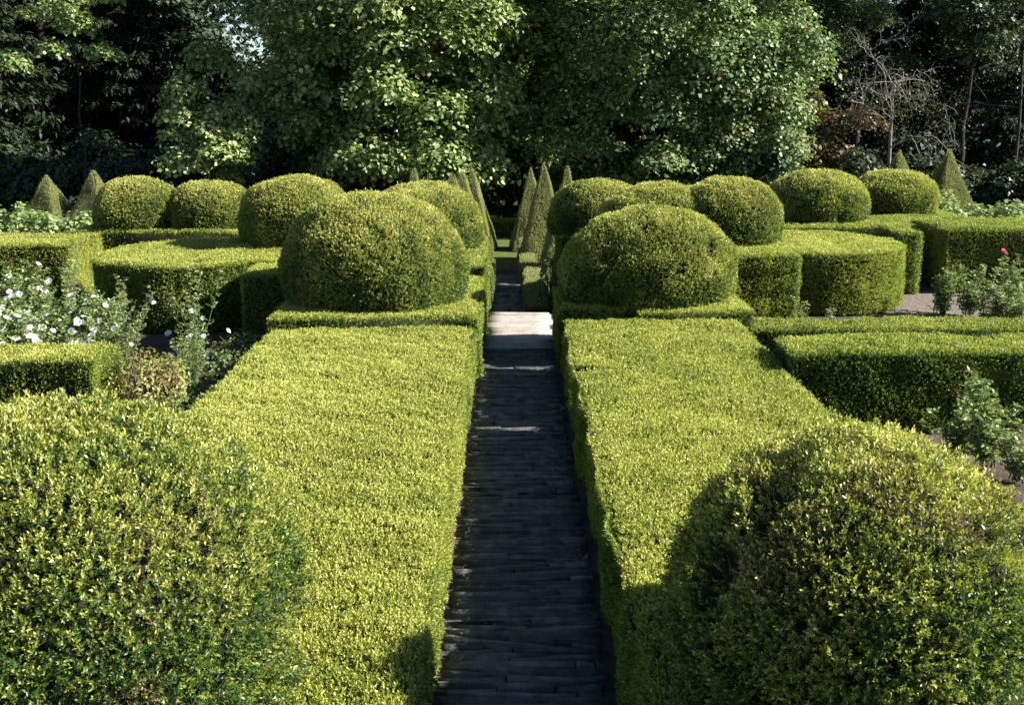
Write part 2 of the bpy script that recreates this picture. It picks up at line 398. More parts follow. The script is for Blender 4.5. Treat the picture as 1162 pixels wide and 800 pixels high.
# ---------------------------------------------------------------- topiary domes
def dome(label, x, y, z0, R, h, Ry=None, tone=.62, smul=1.0, group='clipped topiary domes', near=False, seed=0, k=7, ex=.9):
    rng = np.random.default_rng(900 + seed); Ry = Ry or R
    T0 = -.34                                      # the widest ring sits above the base
    def prof(t):
        rr = np.maximum(np.cos(t), 0) ** ex
        zz = np.where(t < 0, .30 * (1 + np.sin(t) / math.sin(.34)), .30 + .70 * np.abs(np.sin(t)) ** .97)
        return rr, zz
    tt = np.linspace(T0, math.pi / 2, 240)
    r, z = prof(tt)
    dl = np.hypot(np.diff(r) * R, np.diff(z) * h)
    rm = (r[1:] + r[:-1]) / 2
    w = dl * np.maximum(rm, .02); cdf = np.cumsum(w); area = cdf[-1] * 2 * math.pi * R; cdf /= cdf[-1]
    s0 = sfun(zc_of(y)) * smul
    def surf(n):
        u = rng.random(n); t = np.interp(u, np.concatenate([[0], cdf]), tt)
        ph = rng.uniform(0, 2 * math.pi, n)
        return t, ph
    def pos(t, ph, dr=0.0):
        rr, zz = prof(t)
        D = np.column_stack([np.cos(ph) * rr, np.sin(ph) * rr, zz])
        lump = 1 + .022 * nz(D, 2.6, seed + 11) + .016 * nz(D, 6, seed + 12)
        lump = lump[:, None] + dr
        return np.column_stack([D[:, 0] * R, D[:, 1] * Ry, D[:, 2] * h]) * lump
    acc = Acc()
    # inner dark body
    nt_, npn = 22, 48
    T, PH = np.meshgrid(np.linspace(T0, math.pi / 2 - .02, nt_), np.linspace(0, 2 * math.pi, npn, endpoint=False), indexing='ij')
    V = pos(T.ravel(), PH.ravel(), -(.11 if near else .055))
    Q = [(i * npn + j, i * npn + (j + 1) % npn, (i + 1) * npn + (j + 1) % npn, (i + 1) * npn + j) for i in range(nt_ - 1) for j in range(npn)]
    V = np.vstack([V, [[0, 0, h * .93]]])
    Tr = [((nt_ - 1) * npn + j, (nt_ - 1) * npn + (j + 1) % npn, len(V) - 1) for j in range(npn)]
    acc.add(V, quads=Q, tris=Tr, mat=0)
    m = int(area * 1.35 / s0 ** 2)
    t, ph = surf(m)
    P = pos(t, ph)
    e = 1e-3; Pt = pos(t + e, ph) - P; Pp = pos(t, ph + e) - P
    N = nrm(np.cross(Pp, Pt)); N[(N * (P - np.array([0, 0, h * .2]))).sum(1) < 0] *= -1
    if not near:                                   # the far side is only needed to block light
        far = (N[:, 1] > .35) & (rng.random(m) < .5)
        P = P[~far]; N = N[~far]
    f1 = nz(P, 4.2 if near else 5.0, seed + 20); f2 = nz(P, 10, seed + 21)
    hole = np.clip((-f1 - (.50 if near else .95)) * 1.5, 0, 1) * np.clip((f2 + 1.0), 0, 1)
    hole *= np.clip(1.35 - N[:, 2] * .9, .2, 1)
    keep = rng.random(len(P)) > hole * .8
    P = P[keep] - N[keep] * (hole[keep] * (.22 if near else .06))[:, None]; N = N[keep]; hole = hole[keep]
    tuft = nz(P, 22 if near else 14, seed + 22); P = P + N * (tuft * (.022 if near else .01))[:, None]
    sz = np.full(len(P), s0) * rng.uniform(.85, 1.2, len(P))
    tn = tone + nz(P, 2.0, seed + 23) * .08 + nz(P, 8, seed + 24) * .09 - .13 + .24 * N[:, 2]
    dp = .02 + (.5 if near else .25) * np.clip(nz(P, 2.4, seed + 25) - .55, 0, 1) * np.clip(nz(P, 9, seed + 26) + .5, 0, 1.4)
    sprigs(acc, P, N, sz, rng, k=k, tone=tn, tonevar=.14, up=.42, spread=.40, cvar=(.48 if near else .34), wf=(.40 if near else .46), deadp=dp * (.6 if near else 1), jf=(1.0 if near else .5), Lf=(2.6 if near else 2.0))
    if near:                                       # bare twigs showing in the thin spots
        q = P[hole > .35]
        if len(q) > 20:
            idx = rng.choice(len(q), min(160, len(q)), replace=False)
            for i in idx:
                p0 = q[i] * .95; d = nrm(q[i] / np.array([R, Ry, h]) + rng.normal(size=3) * .5)
                p1 = p0 + d * rng.uniform(.05, .13); p2 = p1 + nrm(d + rng.normal(size=3) * .4) * .05
                tube(acc, [p0, p1, p2], [.004, .003, .0015], sides=3, mat=2)
    o = acc.build('topiary_dome', [M_CORE, M_BOXD, M_TWIG])
    o.location = (x, y, z0)
    return tag(o, label, 'topiary', group)

def pyramid(label, x, y, z0, hb, h, rot=0.0, seed=0, tone=.74, group='clipped topiary pyramids', ht=.025):
    rng = np.random.default_rng(1500 + seed); acc = Acc()
    def corner(i, b): 
        a = rot + math.pi / 4 + i * math.pi / 2
        return np.array([math.cos(a) * b * 1.414, math.sin(a) * b * 1.414])
    V = [(*corner(i, hb - .05), -.05) for i in range(4)] + [(*corner(i, .005), h - .12) for i in range(4)]
    acc.add(V, quads=[(0, 1, 5, 4), (1, 2, 6, 5), (2, 3, 7, 6), (3, 0, 4, 7), (4, 5, 6, 7)], mat=0)
    s0 = sfun(zc_of(y)) * .68
    for i in range(4):
        c0, c1 = corner(i, hb), corner(i + 1, hb); t0, t1 = corner(i, ht), corner(i + 1, ht)
        nn2 = nrm((c0 + c1)[None, :])[0]
        N = nrm(np.array([[nn2[0], nn2[1], hb / h]]))[0]
        mult = 1 if N[1] < .3 else .4
        m = int(hb * h * 1.35 * mult / s0 ** 2)
        u = rng.random(m); v = 1 - np.sqrt(rng.random(m)); 
        lo = c0 + (c1 - c0) * u[:, None]; hi = t0 + (t1 - t0) * u[:, None]
        P2 = (lo * (1 - v[:, None]) + hi * v[:, None]) * (1 + .06 * v * (1 - v))[:, None]
        P = np.column_stack([P2, v * h])
        P = P + N * (nz(P, 5, seed) * .02)[:, None]
        tn = tone + nz(P, 4, seed + 3) * .05
        sprigs(acc, P, np.tile(N, (m, 1)), np.full(m, s0), rng, k=6, tone=tn, tonevar=.1, up=.1, spread=.2, Lf=1.2, cvar=.2)
    m = 14
    sprigs(acc, np.column_stack([rng.normal(size=(m, 2)) * .02, np.full(m, h - .03)]), np.tile([0., 0, 1], (m, 1)), np.full(m, s0), rng, k=6, tone=tone, Lf=1.0)
    o = acc.build('topiary_pyramid', [M_CORE, M_PYR]); o.location = (x, y, z0)
    return tag(o, label, 'topiary', group)

# ---------------------------------------------------------------- roses and leafy plants
def leaflets(acc, P, D, size, rng, mat=0, tone=.5, wf=.6):
    n = len(P)
    if n == 0: return
    S = nrm(np.cross(D, np.array([0, 0, 1.]) + rng.normal(size=(n, 3)) * .6))
    L = size * rng.uniform(.7, 1.25, n)
    tn = np.clip(np.broadcast_to(tone, (n,)) + rng.normal(size=n) * .12, 0, 1)
    acc.add(leaf_quads(P, D, S, L, L * wf, fold=.08, mid=.5), quads_for(n), tone=np.repeat(tn, 4), mat=mat)
def blossom(c, r, rng, parent, mat, open_=.9):
    acc = Acc()
    up = nrm(np.array([[rng.normal() * .5, -.55 + rng.normal() * .35, .8]]))[0]
    e1 = nrm(np.cross(up, [0.2, .3, .9])[None, :])[0]; e2 = np.cross(up, e1)
    for ring, (n, rad, lift) in enumerate([(6, r, .25), (5, r * .72, .55), (4, r * .42, .95)]):
        for j in range(n):
            a = 2 * math.pi * (j + ring * .4) / n + rng.normal() * .12
            d = e1 * math.cos(a) + e2 * math.sin(a); s = np.cross(up, d)
            D = nrm((d + up * lift * open_)[None, :])
            acc.add(leaf_quads(np.zeros((1, 3)), D, s[None, :], np.array([rad]), np.array([rad * 1.05]), fold=-.1, mid=.6), quads_for(1), tone=rng.uniform(.3, 1))
    o = acc.build('blossom', mat, parent); o.location = c
    return o
def rose(label, x, y, h, spread, stems, rng, blossoms=0, bmat=None, group=None, leaf=.034, dens=1.0, z0=0., redtips=.07, lanky=.4, leafmul=1.0, brange=(.55, 1.0), cat='rose bush', br=.04, name='rose_bush', lower=.1):
    root = empty(name, (x, y, z0), label, cat, group)
    st = Acc(); fo = Acc(); tips = []
    LP, LD, LT = [], [], []
    for i in range(stems):
        a = rng.uniform(0, 6.28); sp = spread * math.sqrt(rng.random()); hh = h * (rng.uniform(.6, 1.0) if i else 1.0)
        p0 = np.array([rng.normal() * .05, rng.normal() * .05, 0]); d = np.array([math.cos(a), math.sin(a), 0])
        n = 9; pts = []
        for j in range(n):
            t = j / (n - 1)
            pts.append(p0 + d * sp * (t ** (1 + lanky)) + np.array([0, 0, hh * t]) + rng.normal(size=3) * .012 * (j > 0))
        tube(st, pts, [.009 * (1 - .75 * j / (n - 1)) for j in range(n)], sides=4)
        pts = np.array(pts); tips.append(pts[-1])
        m = int(34 * hh / .9 * dens * leafmul)
        tl = rng.uniform(lower, 1, m)
        q = np.column_stack([np.interp(tl, np.linspace(0, 1, n), pts[:, c]) for c in range(3)])
        for qq, t in zip(q, tl):
            aa = rng.uniform(0, 6.28); od = nrm(np.array([[math.cos(aa), math.sin(aa), rng.uniform(.1, .6)]]))[0]
            ln = rng.uniform(.04, .11) * (1.15 - .5 * t)
            tube(st, [qq, qq + od * ln], [.0022, .0012], sides=3)
            side = nrm(np.cross(od, [0, 0, 1.])[None, :])[0]
            red = (t > .93 and rng.random() < redtips)
            for f, sg in ((.45, 1), (.45, -1), (.78, 1), (.78, -1), (1, 0)):
                LP.append(qq + od * ln * f); LD.append(od * .5 + side * sg + np.array([0, 0, rng.normal() * .25])); LT.append(.05 if red else .55 + .1 * rng.normal())
        # twigs with leaves
    LP = np.array(LP); LD = nrm(np.array(LD)); leaflets(fo, LP, LD, leaf, rng, tone=np.array(LT), wf=.62)
    st.build('stems', M_STEM, root); fo.build('foliage', M_ROSE, root)
    for i in range(blossoms):
        if i < len(tips) * .6: c = tips[i % len(tips)] * np.array([1, 1, rng.uniform(*brange)])
        else:
            c = LP[rng.integers(len(LP))] + rng.normal(size=3) * .05 + np.array([0, -.12, .06])
            if c[2] < brange[0] * h * .7: c[2] = rng.uniform(*brange) * h
        blossom(c, br * rng.uniform(.75, 1.2), rng, root, bmat)
    return root
def leafy_bush(name, label, cat, x, y, z0, h, r, n, s, mat, rng, group=None, stemmat=None, wf=.9, twig=6, tone=.5):
    root = empty(name, (x, y, z0), label, cat, group)
    st = Acc(); fo = Acc()
    for i in range(twig):
        a = rng.uniform(0, 6.28); e = np.array([math.cos(a) * r * .6, math.sin(a) * r * .6, h * rng.uniform(.6, .95)])
        tube(st, [(0, 0, 0), e * [.25, .25, .5], e], [.014, .009, .004], sides=4)
    st.build('stems', stemmat or M_STEM, root)
    u = nrm(rng.normal(size=(n, 3))); rr = rng.uniform(.55, 1, n) ** .6
    P = u * rr[:, None] * np.array([r, r, h * .5]) * (1 + .12 * nz(u, 3, int(abs(x) * 10)))[:, None] + np.array([0, 0, h * .52])
    Nn = nrm(u + np.array([0, -.2, .7]) + rng.normal(size=(n, 3)) * .5)
    kites(fo, P, Nn, s * rng.uniform(.7, 1.25, n), rng, wf=wf, tone=tone + nz(P, 5, 3) * .08)
    fo.build('foliage', mat, root)
    return root
def kites(acc, P, N, L, rng, wf=.9, tone=.5, mat=0, tv=.18, droop=.3):
    n = len(P)
    D = rng.normal(size=(n, 3)); D[:, 2] -= droop; D = nrm(D - N * (D * N).sum(1)[:, None])
    S = np.cross(D, N)
    tn = np.clip(np.broadcast_to(tone, (n,)) + rng.normal(size=n) * tv, 0, 1)
    acc.add(leaf_quads(P - D * L[:, None] * .5, D, S, L, L * wf, fold=.1, mid=.45), quads_for(n), tone=np.repeat(tn, 4), mat=mat)

# ---------------------------------------------------------------- trees
def bough(acc, c, rad, n, s, rng, wf=.85, tone=.5, tv=.16, mat=0, shell=.55, upn=.7):
    u = nrm(rng.normal(size=(n, 3)))
    u[:, 2] = np.where(u[:, 2] < -.35, -u[:, 2] * .6, u[:, 2]); u = nrm(u)
    rr = rng.uniform(shell, 1.05, n)
    lump = 1 + .22 * np.sin(u @ rng.normal(size=3) * 4 + rng.uniform(0, 6)) + .15 * np.sin(u @ rng.normal(size=3) * 8)
    P = u * (rr * lump)[:, None] * np.array(rad)
    P[:, 2] -= .22 * (P[:, 0] ** 2 + P[:, 1] ** 2) / max(rad[0], .1)        # outer twigs droop
    P = P + np.array(c)
    Nn = nrm(u * .8 + np.array([0, 0, upn]) + rng.normal(size=(n, 3)) * .55)
    kites(acc, P, Nn, s * rng.uniform(.6, 1.3, n), rng, wf=wf, tone=tone, mat=mat, tv=tv)
def tree(name, label, x, y, z0, h, cr, cz, ch, nb, nl, s, mat, seed, group=None, brad=(1.0, 1.9), wf=.85, tr=.3, tone=.5, flat=.7, inner=.5, frontbias=.65, tv=.2, trunkh=None, sub=1):
    rng = np.random.default_rng(3000 + seed)
    root = empty(name, (x, y, z0), label, 'tree', group)
    tk = Acc(); cw = Acc()
    lean = rng.normal(size=2) * .02 * h
    top = np.array([lean[0], lean[1], trunkh or (cz + ch * .6)])
    pts = [np.array([0, 0, -.15])] + [top * t + np.array([*(rng.normal(size=2) * .1 * (t < 1)), 0]) for t in np.linspace(.12, 1, 9)]
    rad = [tr * 1.5] + [tr * (1 - .85 * t) for t in np.linspace(.12, 1, 9)]
    tube(tk, pts, rad, sides=9)
    for i in range(nb):
        u = nrm(rng.normal(size=(1, 3)))[0]
        if rng.random() < frontbias: u[1] = -abs(u[1])
        rr = rng.uniform(inner, 1.0)
        c = u * rr * np.array([cr, cr, ch]) + np.array([0, 0, cz])
        b = rng.uniform(*brad)
        bough(cw, c, (b, b, b * flat), nl, s, rng, wf=wf, tone=tone + rng.normal() * .06, tv=tv)
        if i % 3 == 0:
            zt = min(max(c[2] - cr * .35, .2 * top[2]), top[2] * .98); q = top * (zt / top[2])
            mid = (q + c) / 2 + np.array([0, 0, .25]) + rng.normal(size=3) * .15
            lr = tr * .32 * (1 - .5 * zt / top[2])
            tube(tk, [q, mid, c], [lr, lr * .6, lr * .2], sides=5)
    tk.build('trunk', M_BARK, root); cw.build('crown', mat, root)
    return root
def conifer(label, x, y, z0, h, r, nl, s, mat, seed, group=None, base=.06, wf=.3, layers=26, per=7, tone=.45, power=.8):
    rng = np.random.default_rng(5000 + seed)
    root = empty('conifer_tree', (x, y, z0), label, 'tree', group)
    tk = Acc(); cw = Acc()
    tube(tk, [(0, 0, -.2), (0, 0, h * .5), (0, 0, h * .98)], [.32, .2, .03], sides=8)
    for i in range(layers):
        t = i / (layers - 1); zz = h * (base + (1 - base) * t ** .95)
        R = r * ((1 - t) ** power) * rng.uniform(.85, 1.1) + .12
        for j in range(per):
            a = rng.uniform(0, 6.28); L = R * rng.uniform(.75, 1.1)
            d = np.array([math.cos(a), math.sin(a)]); m = nl
            tt = rng.random(m) ** .7
            wdt = .34 * L * (1 - tt * .55)
            P = np.column_stack([d[0] * tt * L, d[1] * tt * L, zz - .28 * tt * L + .12 * tt ** 3 * L])
            P += np.column_stack([-d[1] * wdt, d[0] * wdt, np.zeros(m)]) * rng.uniform(-1, 1, m)[:, None]
            P[:, 2] += rng.normal(size=m) * .12 - .15 * rng.random(m)
            D = nrm(np.column_stack([d[0] * np.ones(m), d[1] * np.ones(m), -.5 * np.ones(m)]) + rng.normal(size=(m, 3)) * .5)
            S = nrm(np.cross(D, np.array([0, 0, 1.]) + rng.normal(size=(m, 3)) * .4)); Ls = s * rng.uniform(.6, 1.3, m)
            tn = np.clip(tone + rng.normal(size=m) * .15, 0, 1)
            cw.add(leaf_quads(P, D, S, Ls, Ls * wf), quads_for(m), tone=np.repeat(tn, 4))
            if j % 3 == 0: tube(tk, [(0, 0, zz), (d[0] * L * .8, d[1] * L * .8, zz - .2 * L)], [.05 * (1 - t) + .01, .01], sides=4)
    tk.build('trunk', M_BARK, root); cw.build('crown', mat, root)
    return root
def branch(acc, p, d, L, r, depth, rng, ends, droop=.0, kids=(2, 4)):
    n = 5; pts = [p]; q = p.copy(); dd = d.copy()
    for i in range(n):
        dd = nrm((dd + rng.normal(size=3) * .16 + np.array([0, 0, -droop * i / n]))[None, :])[0]
        q = q + dd * L / n; pts.append(q.copy())
    tube(acc, pts, [r * (1 - .6 * i / n) for i in range(n + 1)], sides=5 if r > .02 else 4)
    if depth == 0: ends.append(q); return
    for k in range(rng.integers(*kids) + 1):
        j = rng.integers(2, n + 1); s = pts[j]
        nd = nrm((dd + rng.normal(size=3) * .75 + np.array([0, 0, .15]))[None, :])[0]
        branch(acc, s, nd, L * rng.uniform(.5, .8), r * .5, depth - 1, rng, ends, droop + .12, kids)
def bare_tree(label, x, y, z0, h, seed, d0=(0, 0, 1), r=.11, leafn=0, depth=4, name='bare_tree', group=None, tmat=None):
    rng = np.random.default_rng(7000 + seed)
    root = empty(name, (x, y, z0), label, 'tree', group)
    tk = Acc(); ends = []
    p = np.array([0, 0, -.2]); top = np.array([d0[0] * h * .3, d0[1] * h * .3, h * .62])
    tube(tk, [p, top * .5 + rng.normal(size=3) * .1, top], [r * 1.3, r, r * .75], sides=7)
    for k in range(7):
        f = rng.uniform(.5, 1.0) if k else 1.
        dd = nrm(np.array([[rng.normal() * .9, rng.normal() * .5, rng.uniform(.1, .9)]]))[0]
        branch(tk, top * f, dd, h * rng.uniform(.14, .26), r * .5, depth - 1, rng, ends, .12)
    tk.build('trunk', tmat or M_DEAD, root)
    if leafn:
        cw = Acc(); E = np.array(ends); idx = rng.integers(0, len(E), leafn)
        P = E[idx] + rng.normal(size=(leafn, 3)) * .22
        kites(cw, P, nrm(rng.normal(size=(leafn, 3)) + [0, 0, .5]), .1 * rng.uniform(.6, 1.3, leafn), rng, wf=.5, tone=.5)
        cw.build('crown', M_OLIVE, root)
    return root

# =====================================================================  BUILD
build_ground(); build_path()

# --- the two broad flat hedges beside the path
hedge('broad flat-topped box hedge filling the foreground left of the stone path',
      rect(-3.28, -.53, 3.7, 14.75), .72, tone=.70, group='broad flat hedges flanking the path')
hedge('broad flat-topped box hedge right of the stone path, partly shaded by a dome',
      [(.74, 3.7), (3.17, 3.7), (3.17, 15.2), (.74, 15.2), (.74, 12.47), (1.4, 12.43), (1.4, 12.30), (.74, 12.33)],
      .75, tone=.70, group='broad flat hedges flanking the path', skip=(4, 5, 6))
# --- raised hedge blocks that carry the front domes
hedge('low raised hedge block under the big left dome beside the path', rect(-3.36, -.47, 14.8, 18.4), .86, tone=.64, group='hedge blocks under the domes')
hedge('narrow hedge beside the path behind the big left dome', rect(-2.9, -.45, 18.45, 22.3), 1.02, tone=.62, group='hedge blocks under the domes')
hedge('low raised hedge block under the big right dome beside the path', [(.68, 15.56), (1.8, 15.48), (1.8, 15.22), (3.42, 15.24), (3.42, 17.25), (.68, 17.25)], .86, tone=.64, group='hedge blocks under the domes')
hedge('hedge block hidden behind the big right dome, carrying two smaller domes', [(1.9, 20.1), (3.7, 20.1), (3.7, 22.2), (2.9, 22.2), (2.9, 24.4), (.98, 24.4), (.98, 22.2), (1.9, 22.2)], 1.0, tone=.6, group='hedge blocks under the domes')
# --- left compartments
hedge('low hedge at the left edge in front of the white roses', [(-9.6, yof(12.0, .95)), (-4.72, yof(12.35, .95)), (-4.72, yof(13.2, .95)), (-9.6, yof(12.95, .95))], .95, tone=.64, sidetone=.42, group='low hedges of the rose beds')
cyl = yof(19.6, 1.1)
hedge('large round drum-shaped hedge with flat lit top left of the path', circle(-5.62, cyl, 1.72), 1.1, tone=.68, group='round drum hedges')
hedge('square hedge block joining the round left drum to its dome', rect(-5.36, -3.2, yof(18.45, 1.1), yof(21.4, 1.1)), 1.13, tone=.66, group='hedge blocks under the domes')
hedge('shaded front step of the square hedge block left of the big left dome', rect(-4.26, -3.42, yof(17.25, 1.08), yof(18.43, 1.08)), 1.08, tone=.66, group='hedge blocks under the domes')
hedge('tall hedge block at the left edge behind the white roses', [(-12.5, yof(20.05, 1.12)), (-8.22, yof(20.4, 1.12)), (-8.22, yof(22.0, 1.12)), (-12.5, yof(21.7, 1.12))], 1.12, tone=.66, sidetone=.6, group='tall hedges at the back of the beds')
hedge('shaded hedge behind the left drum, under the two leftmost domes', rect(-8.9, -3.3, yof(22.05, 1.12), yof(23.7, 1.12)), 1.14, tone=.62, group='tall hedges at the back of the beds')
# --- right compartments
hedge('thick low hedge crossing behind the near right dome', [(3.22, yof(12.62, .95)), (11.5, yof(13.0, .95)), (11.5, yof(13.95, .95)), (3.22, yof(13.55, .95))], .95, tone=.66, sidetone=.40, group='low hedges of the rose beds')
hedge('thin low hedge strip in front of the round right drum', rect(3.46, 12.0, yof(15.7, .58), yof(16.45, .58)), .58, tone=.58, group='low hedges of the rose beds')
cyr = yof(20.95, 1.1)
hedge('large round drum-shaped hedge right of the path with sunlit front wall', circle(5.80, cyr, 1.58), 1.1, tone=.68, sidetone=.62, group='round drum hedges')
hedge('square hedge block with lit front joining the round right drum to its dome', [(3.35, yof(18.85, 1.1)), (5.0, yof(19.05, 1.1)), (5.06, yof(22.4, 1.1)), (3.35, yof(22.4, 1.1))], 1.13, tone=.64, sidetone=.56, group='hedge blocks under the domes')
hedge('hedge running behind the right drum under two domes', rect(4.6, 10.2, yof(23.0, 1.12), yof(26.4, 1.12)), 1.13, tone=.62, group='tall hedges at the back of the beds')
hedge('narrow upright hedge end beside the gap right of the drum', rect(7.62, 8.02, yof(21.5, 1.2), yof(22.95, 1.2)), 1.2, tone=.62, group='tall hedges at the back of the beds')
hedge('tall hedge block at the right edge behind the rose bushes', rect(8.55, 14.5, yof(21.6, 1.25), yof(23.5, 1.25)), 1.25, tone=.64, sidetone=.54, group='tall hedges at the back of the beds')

# --- domes (label, x, camera depth, base z, R, h)
DOMES = [
 ('huge clipped dome with bare twiggy holes at the bottom left corner', -2.42, 5.95, .72, 1.31, 1.50, True),
 ('huge clipped dome, shaded on its left, at the bottom right corner', 1.86, 5.95, .72, 1.0, 1.34, True),
 ('large clipped dome left of the path behind the flat left hedge', -2.04, 16.6, .86, 1.37, 1.46, False),
 ('large clipped dome right of the path behind the flat right hedge', 2.05, 16.55, .86, 1.33, 1.34, False),
 ('smaller dome partly hidden behind the large left dome', -1.63, 20.8, 1.02, 1.10, 1.14, False),
 ('clipped dome standing on the square block beside the round left drum', -3.98, 20.5, 1.13, 1.07, 1.23, False),
 ('second clipped dome from the left, in a pair behind the left drum', -6.26, 22.9, 1.14, .86, .93, False),
 ('leftmost clipped dome, with its neighbour\'s shadow on its lower right', -7.77, 22.9, 1.14, .91, .98, False),
 ('middle dome half hidden directly behind the large right dome', 2.74, 21.0, 1.0, 1.14, 1.16, False),
 ('farther dome showing left of centre behind the large right dome', 1.80, 23.0, 1.0, 1.04, 1.10, False),
 ('clipped dome standing on the square block beside the round right drum', 4.10, 20.8, 1.13, .97, 1.15, False),
 ('clipped dome behind the round right drum, wider of the back pair', 6.77, 24.4, 1.13, 1.13, 1.02, False),
 ('rightmost clipped dome, in front of a dark pyramid tip', 8.92, 25.7, 1.13, .97, .96, False),
]
for i, (lab, x, zc, z0, R, h, near) in enumerate(DOMES):
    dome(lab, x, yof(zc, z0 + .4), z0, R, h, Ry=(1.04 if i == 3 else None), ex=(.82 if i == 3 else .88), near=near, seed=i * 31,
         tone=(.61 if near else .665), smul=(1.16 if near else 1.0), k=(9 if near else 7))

# --- lower walk: small hedges, pyramids
LZ = -1.5
hedge('low clipped hedge along the left of the lower path', rect(-.98, -.52, 24.2, 31.5), -.82, z0=LZ, tone=.58, group='low hedges of the lower walk', mat=M_PYR)
hedge('low clipped hedge along the right of the lower path', rect(.34, .82, 24.2, 30.6), -.82, z0=LZ, tone=.62, group='low hedges of the lower walk', mat=M_PYR)
hedge('short hedge block farther along the right of the lower path', rect(.26, .68, 31.4, 36.6), -.86, z0=LZ, tone=.62, group='low hedges of the lower walk', mat=M_PYR)
hedge('short hedge block farther along the left of the lower path', rect(-1.05, -.66, 32.2, 36.6), -.86, z0=LZ, tone=.6, group='low hedges of the lower walk', mat=M_PYR)
hedge('small pale green hedge closing the far end of the lower path', rect(-2.6, 2.2, 43.2, 44.2), -1.06, z0=LZ, tone=.62, group='low hedges of the lower walk', smul=1.1)
PYR = [  # apex px, apex row, depth, half base, rot, label
 (617, 183, 33.5, .72, .12, 'tallest clipped pyramid right of the lower path'),
 (602, 190, 38.5, .62, .1, 'slim pyramid behind the tallest one right of the lower path'),
 (643, 187, 30.5, .74, .15, 'pyramid right of the lower path half hidden by a dome'),
 (536, 190, 38.5, .74, -.1, 'innermost pyramid left of the lower path'),
 (525, 190, 34.5, .82, -.1, 'middle pyramid of the row left of the lower path'),
 (514, 195, 31.5, .84, -.1, 'nearest pyramid left of the lower path, showing above a dome'),
 (471, 190, 34.0, .78, .2, 'small pyramid tip between tree trunk and dome left of the path'),
 (57, 198, 36.0, .98, -.25, 'leftmost clipped pyramid above the vine row'),
 (110, 192, 36.0, .98, -.3, 'clipped pyramid just left of the leftmost dome'),
 (1071, 168, 36.0, .98, .3, 'rightmost clipped pyramid above the vine row'),
 (1017, 170, 42.0, .95, .3, 'dark pyramid tip peeping above the rightmost dome'),
]
for i, (u, v, zc, hb, rot, lab) in enumerate(PYR):
    za = top_z(v, zc); pyramid(lab, xof(u, zc), yof(zc, 0), LZ, hb * (1.08 if i < 7 else 1.22), za - LZ, rot, seed=i * 17)
rg = np.random.default_rng(77)
leafy_bush('leafy_shrub', 'dark leafy shrub beside the steps at the right of the lower path', 'shrub', .86, 24.6, LZ, 2.0, .3, 900, .075, M_ROSE, rg, tone=.3)

# --- vine rows
for k in range(6):
    leafy_bush('leafy_vine', 'pale green leafy vine in the row behind the left hedges', 'vine', -10.9 - k * .78 + rg.normal() * .05, yof(30, -.5) + rg.normal() * .15, LZ, 2.25 + rg.normal() * .06, .72, 1800, .14, M_VINE, rg, group='vines behind the left hedges')
for k in range(6):
    leafy_bush('leafy_vine', 'pale green leafy vine in the row behind the right hedges', 'vine', 11.0 + k * .78 + rg.normal() * .05, yof(30, -.5) + rg.normal() * .15, LZ, 2.52 + rg.normal() * .06, .72, 1800, .14, M_VINE, rg, group='vines behind the right hedges')

# --- roses at left
def at(u, v, zc): return xof(u, zc), yof(zc, top_z(v, zc))
rr = np.random.default_rng(21)
WG = 'white roses of the left bed'
for lab, u, zc, h, sp, stems, nb in [
 ('white rose bush at the left edge just behind the low hedge', 6, 14.3, 1.12, .42, 12, 22),
 ('white rose bush with many blooms near the left edge', 46, 14.6, 1.15, .42, 13, 26),
 ('white rose bush with blooms low over the hedge top', 92, 14.5, .98, .36, 12, 26),
 ('white rose bush in the second row at the left edge', 20, 16.4, 1.12, .45, 12, 18),
 ('white rose bush in the second row, blooms in a loose bunch', 66, 16.6, 1.02, .42, 11, 16),
 ('rose bush with few white blooms in front of the drum', 118, 16.8, .9, .4, 11, 13),
 ('white rose bush of the last row against the tall left hedge', 30, 18.6, 1.08, .42, 10, 6)]:
    x, y = xof(u, zc), yof(zc, .3)
    rose(lab, x, y, h, sp, stems * 2, rr, int(nb * 1.5), M_WHITE, WG, leafmul=1.25, lanky=.0, br=.062, leaf=.05)
rose('lanky rose shoots rising in front of the shaded hedge corner', xof(82, 18.2), yof(18.2, .3), 1.45, .26, 9, rr, 1, M_WHITE, 'tall rose shoots', lower=.25)
rose('tall leafy rose with reddish tips left of the round left drum', xof(140, 14.9), yof(14.9, .3), 1.48, .50, 18, rr, 10, M_WHITE, 'tall rose shoots', redtips=.3)
rose('two tall upright rose shoots before the shaded drum wall', xof(222, 15.2), yof(15.2, .3), 1.52, .44, 9, rr, 7, M_WHITE, 'tall rose shoots', br=.05, brange=(.35, .6), lower=.2, leafmul=.9)
rose('low plant with pale blue flowers beneath the tall rose shoots', xof(212, 14.8), yof(14.8, .3), .80, .36, 16, rr, 9, M_BLUE, None, cat='flower', name='flower_plant', br=.035)
for lab, u, zc, h, r in [('yellowing sickly box bush at the end of the low left hedge', 160, 13.0, .84, .30), ('thin yellowed box bush with bare twigs next to the sickly one', 192, 13.1, .72, .2)]:
    leafy_bush('box_bush', lab, 'bush', xof(u, zc), yof(zc, .3), 0, h * 1.15, r * 1.15, 2600 if r > .3 else 1100, .05, M_SICK, rr, 'yellowed box bushes', stemmat=M_TWIG, wf=.5, twig=30)
for lab, u, zc, h in [('low dark leafy plant in the shade left of the flat left hedge', 215, 12.6, .5), ('low dark leafy plant at the shaded foot of the left hedge step', 275, 15.6, .55), ('low leafy plant in the shaded bed behind the yellowed bushes', 180, 14.0, .6), ('low leafy plant beside the tall shoots in the shaded bed', 245, 14.2, .6)]:
    leafy_bush('leafy_plant', lab, 'plant', xof(u, zc), yof(zc, .3), 0, h, .5, 1300, .05, M_ROSE, rr, 'low plants in the shaded left bed', wf=.6, tone=.3, twig=14)
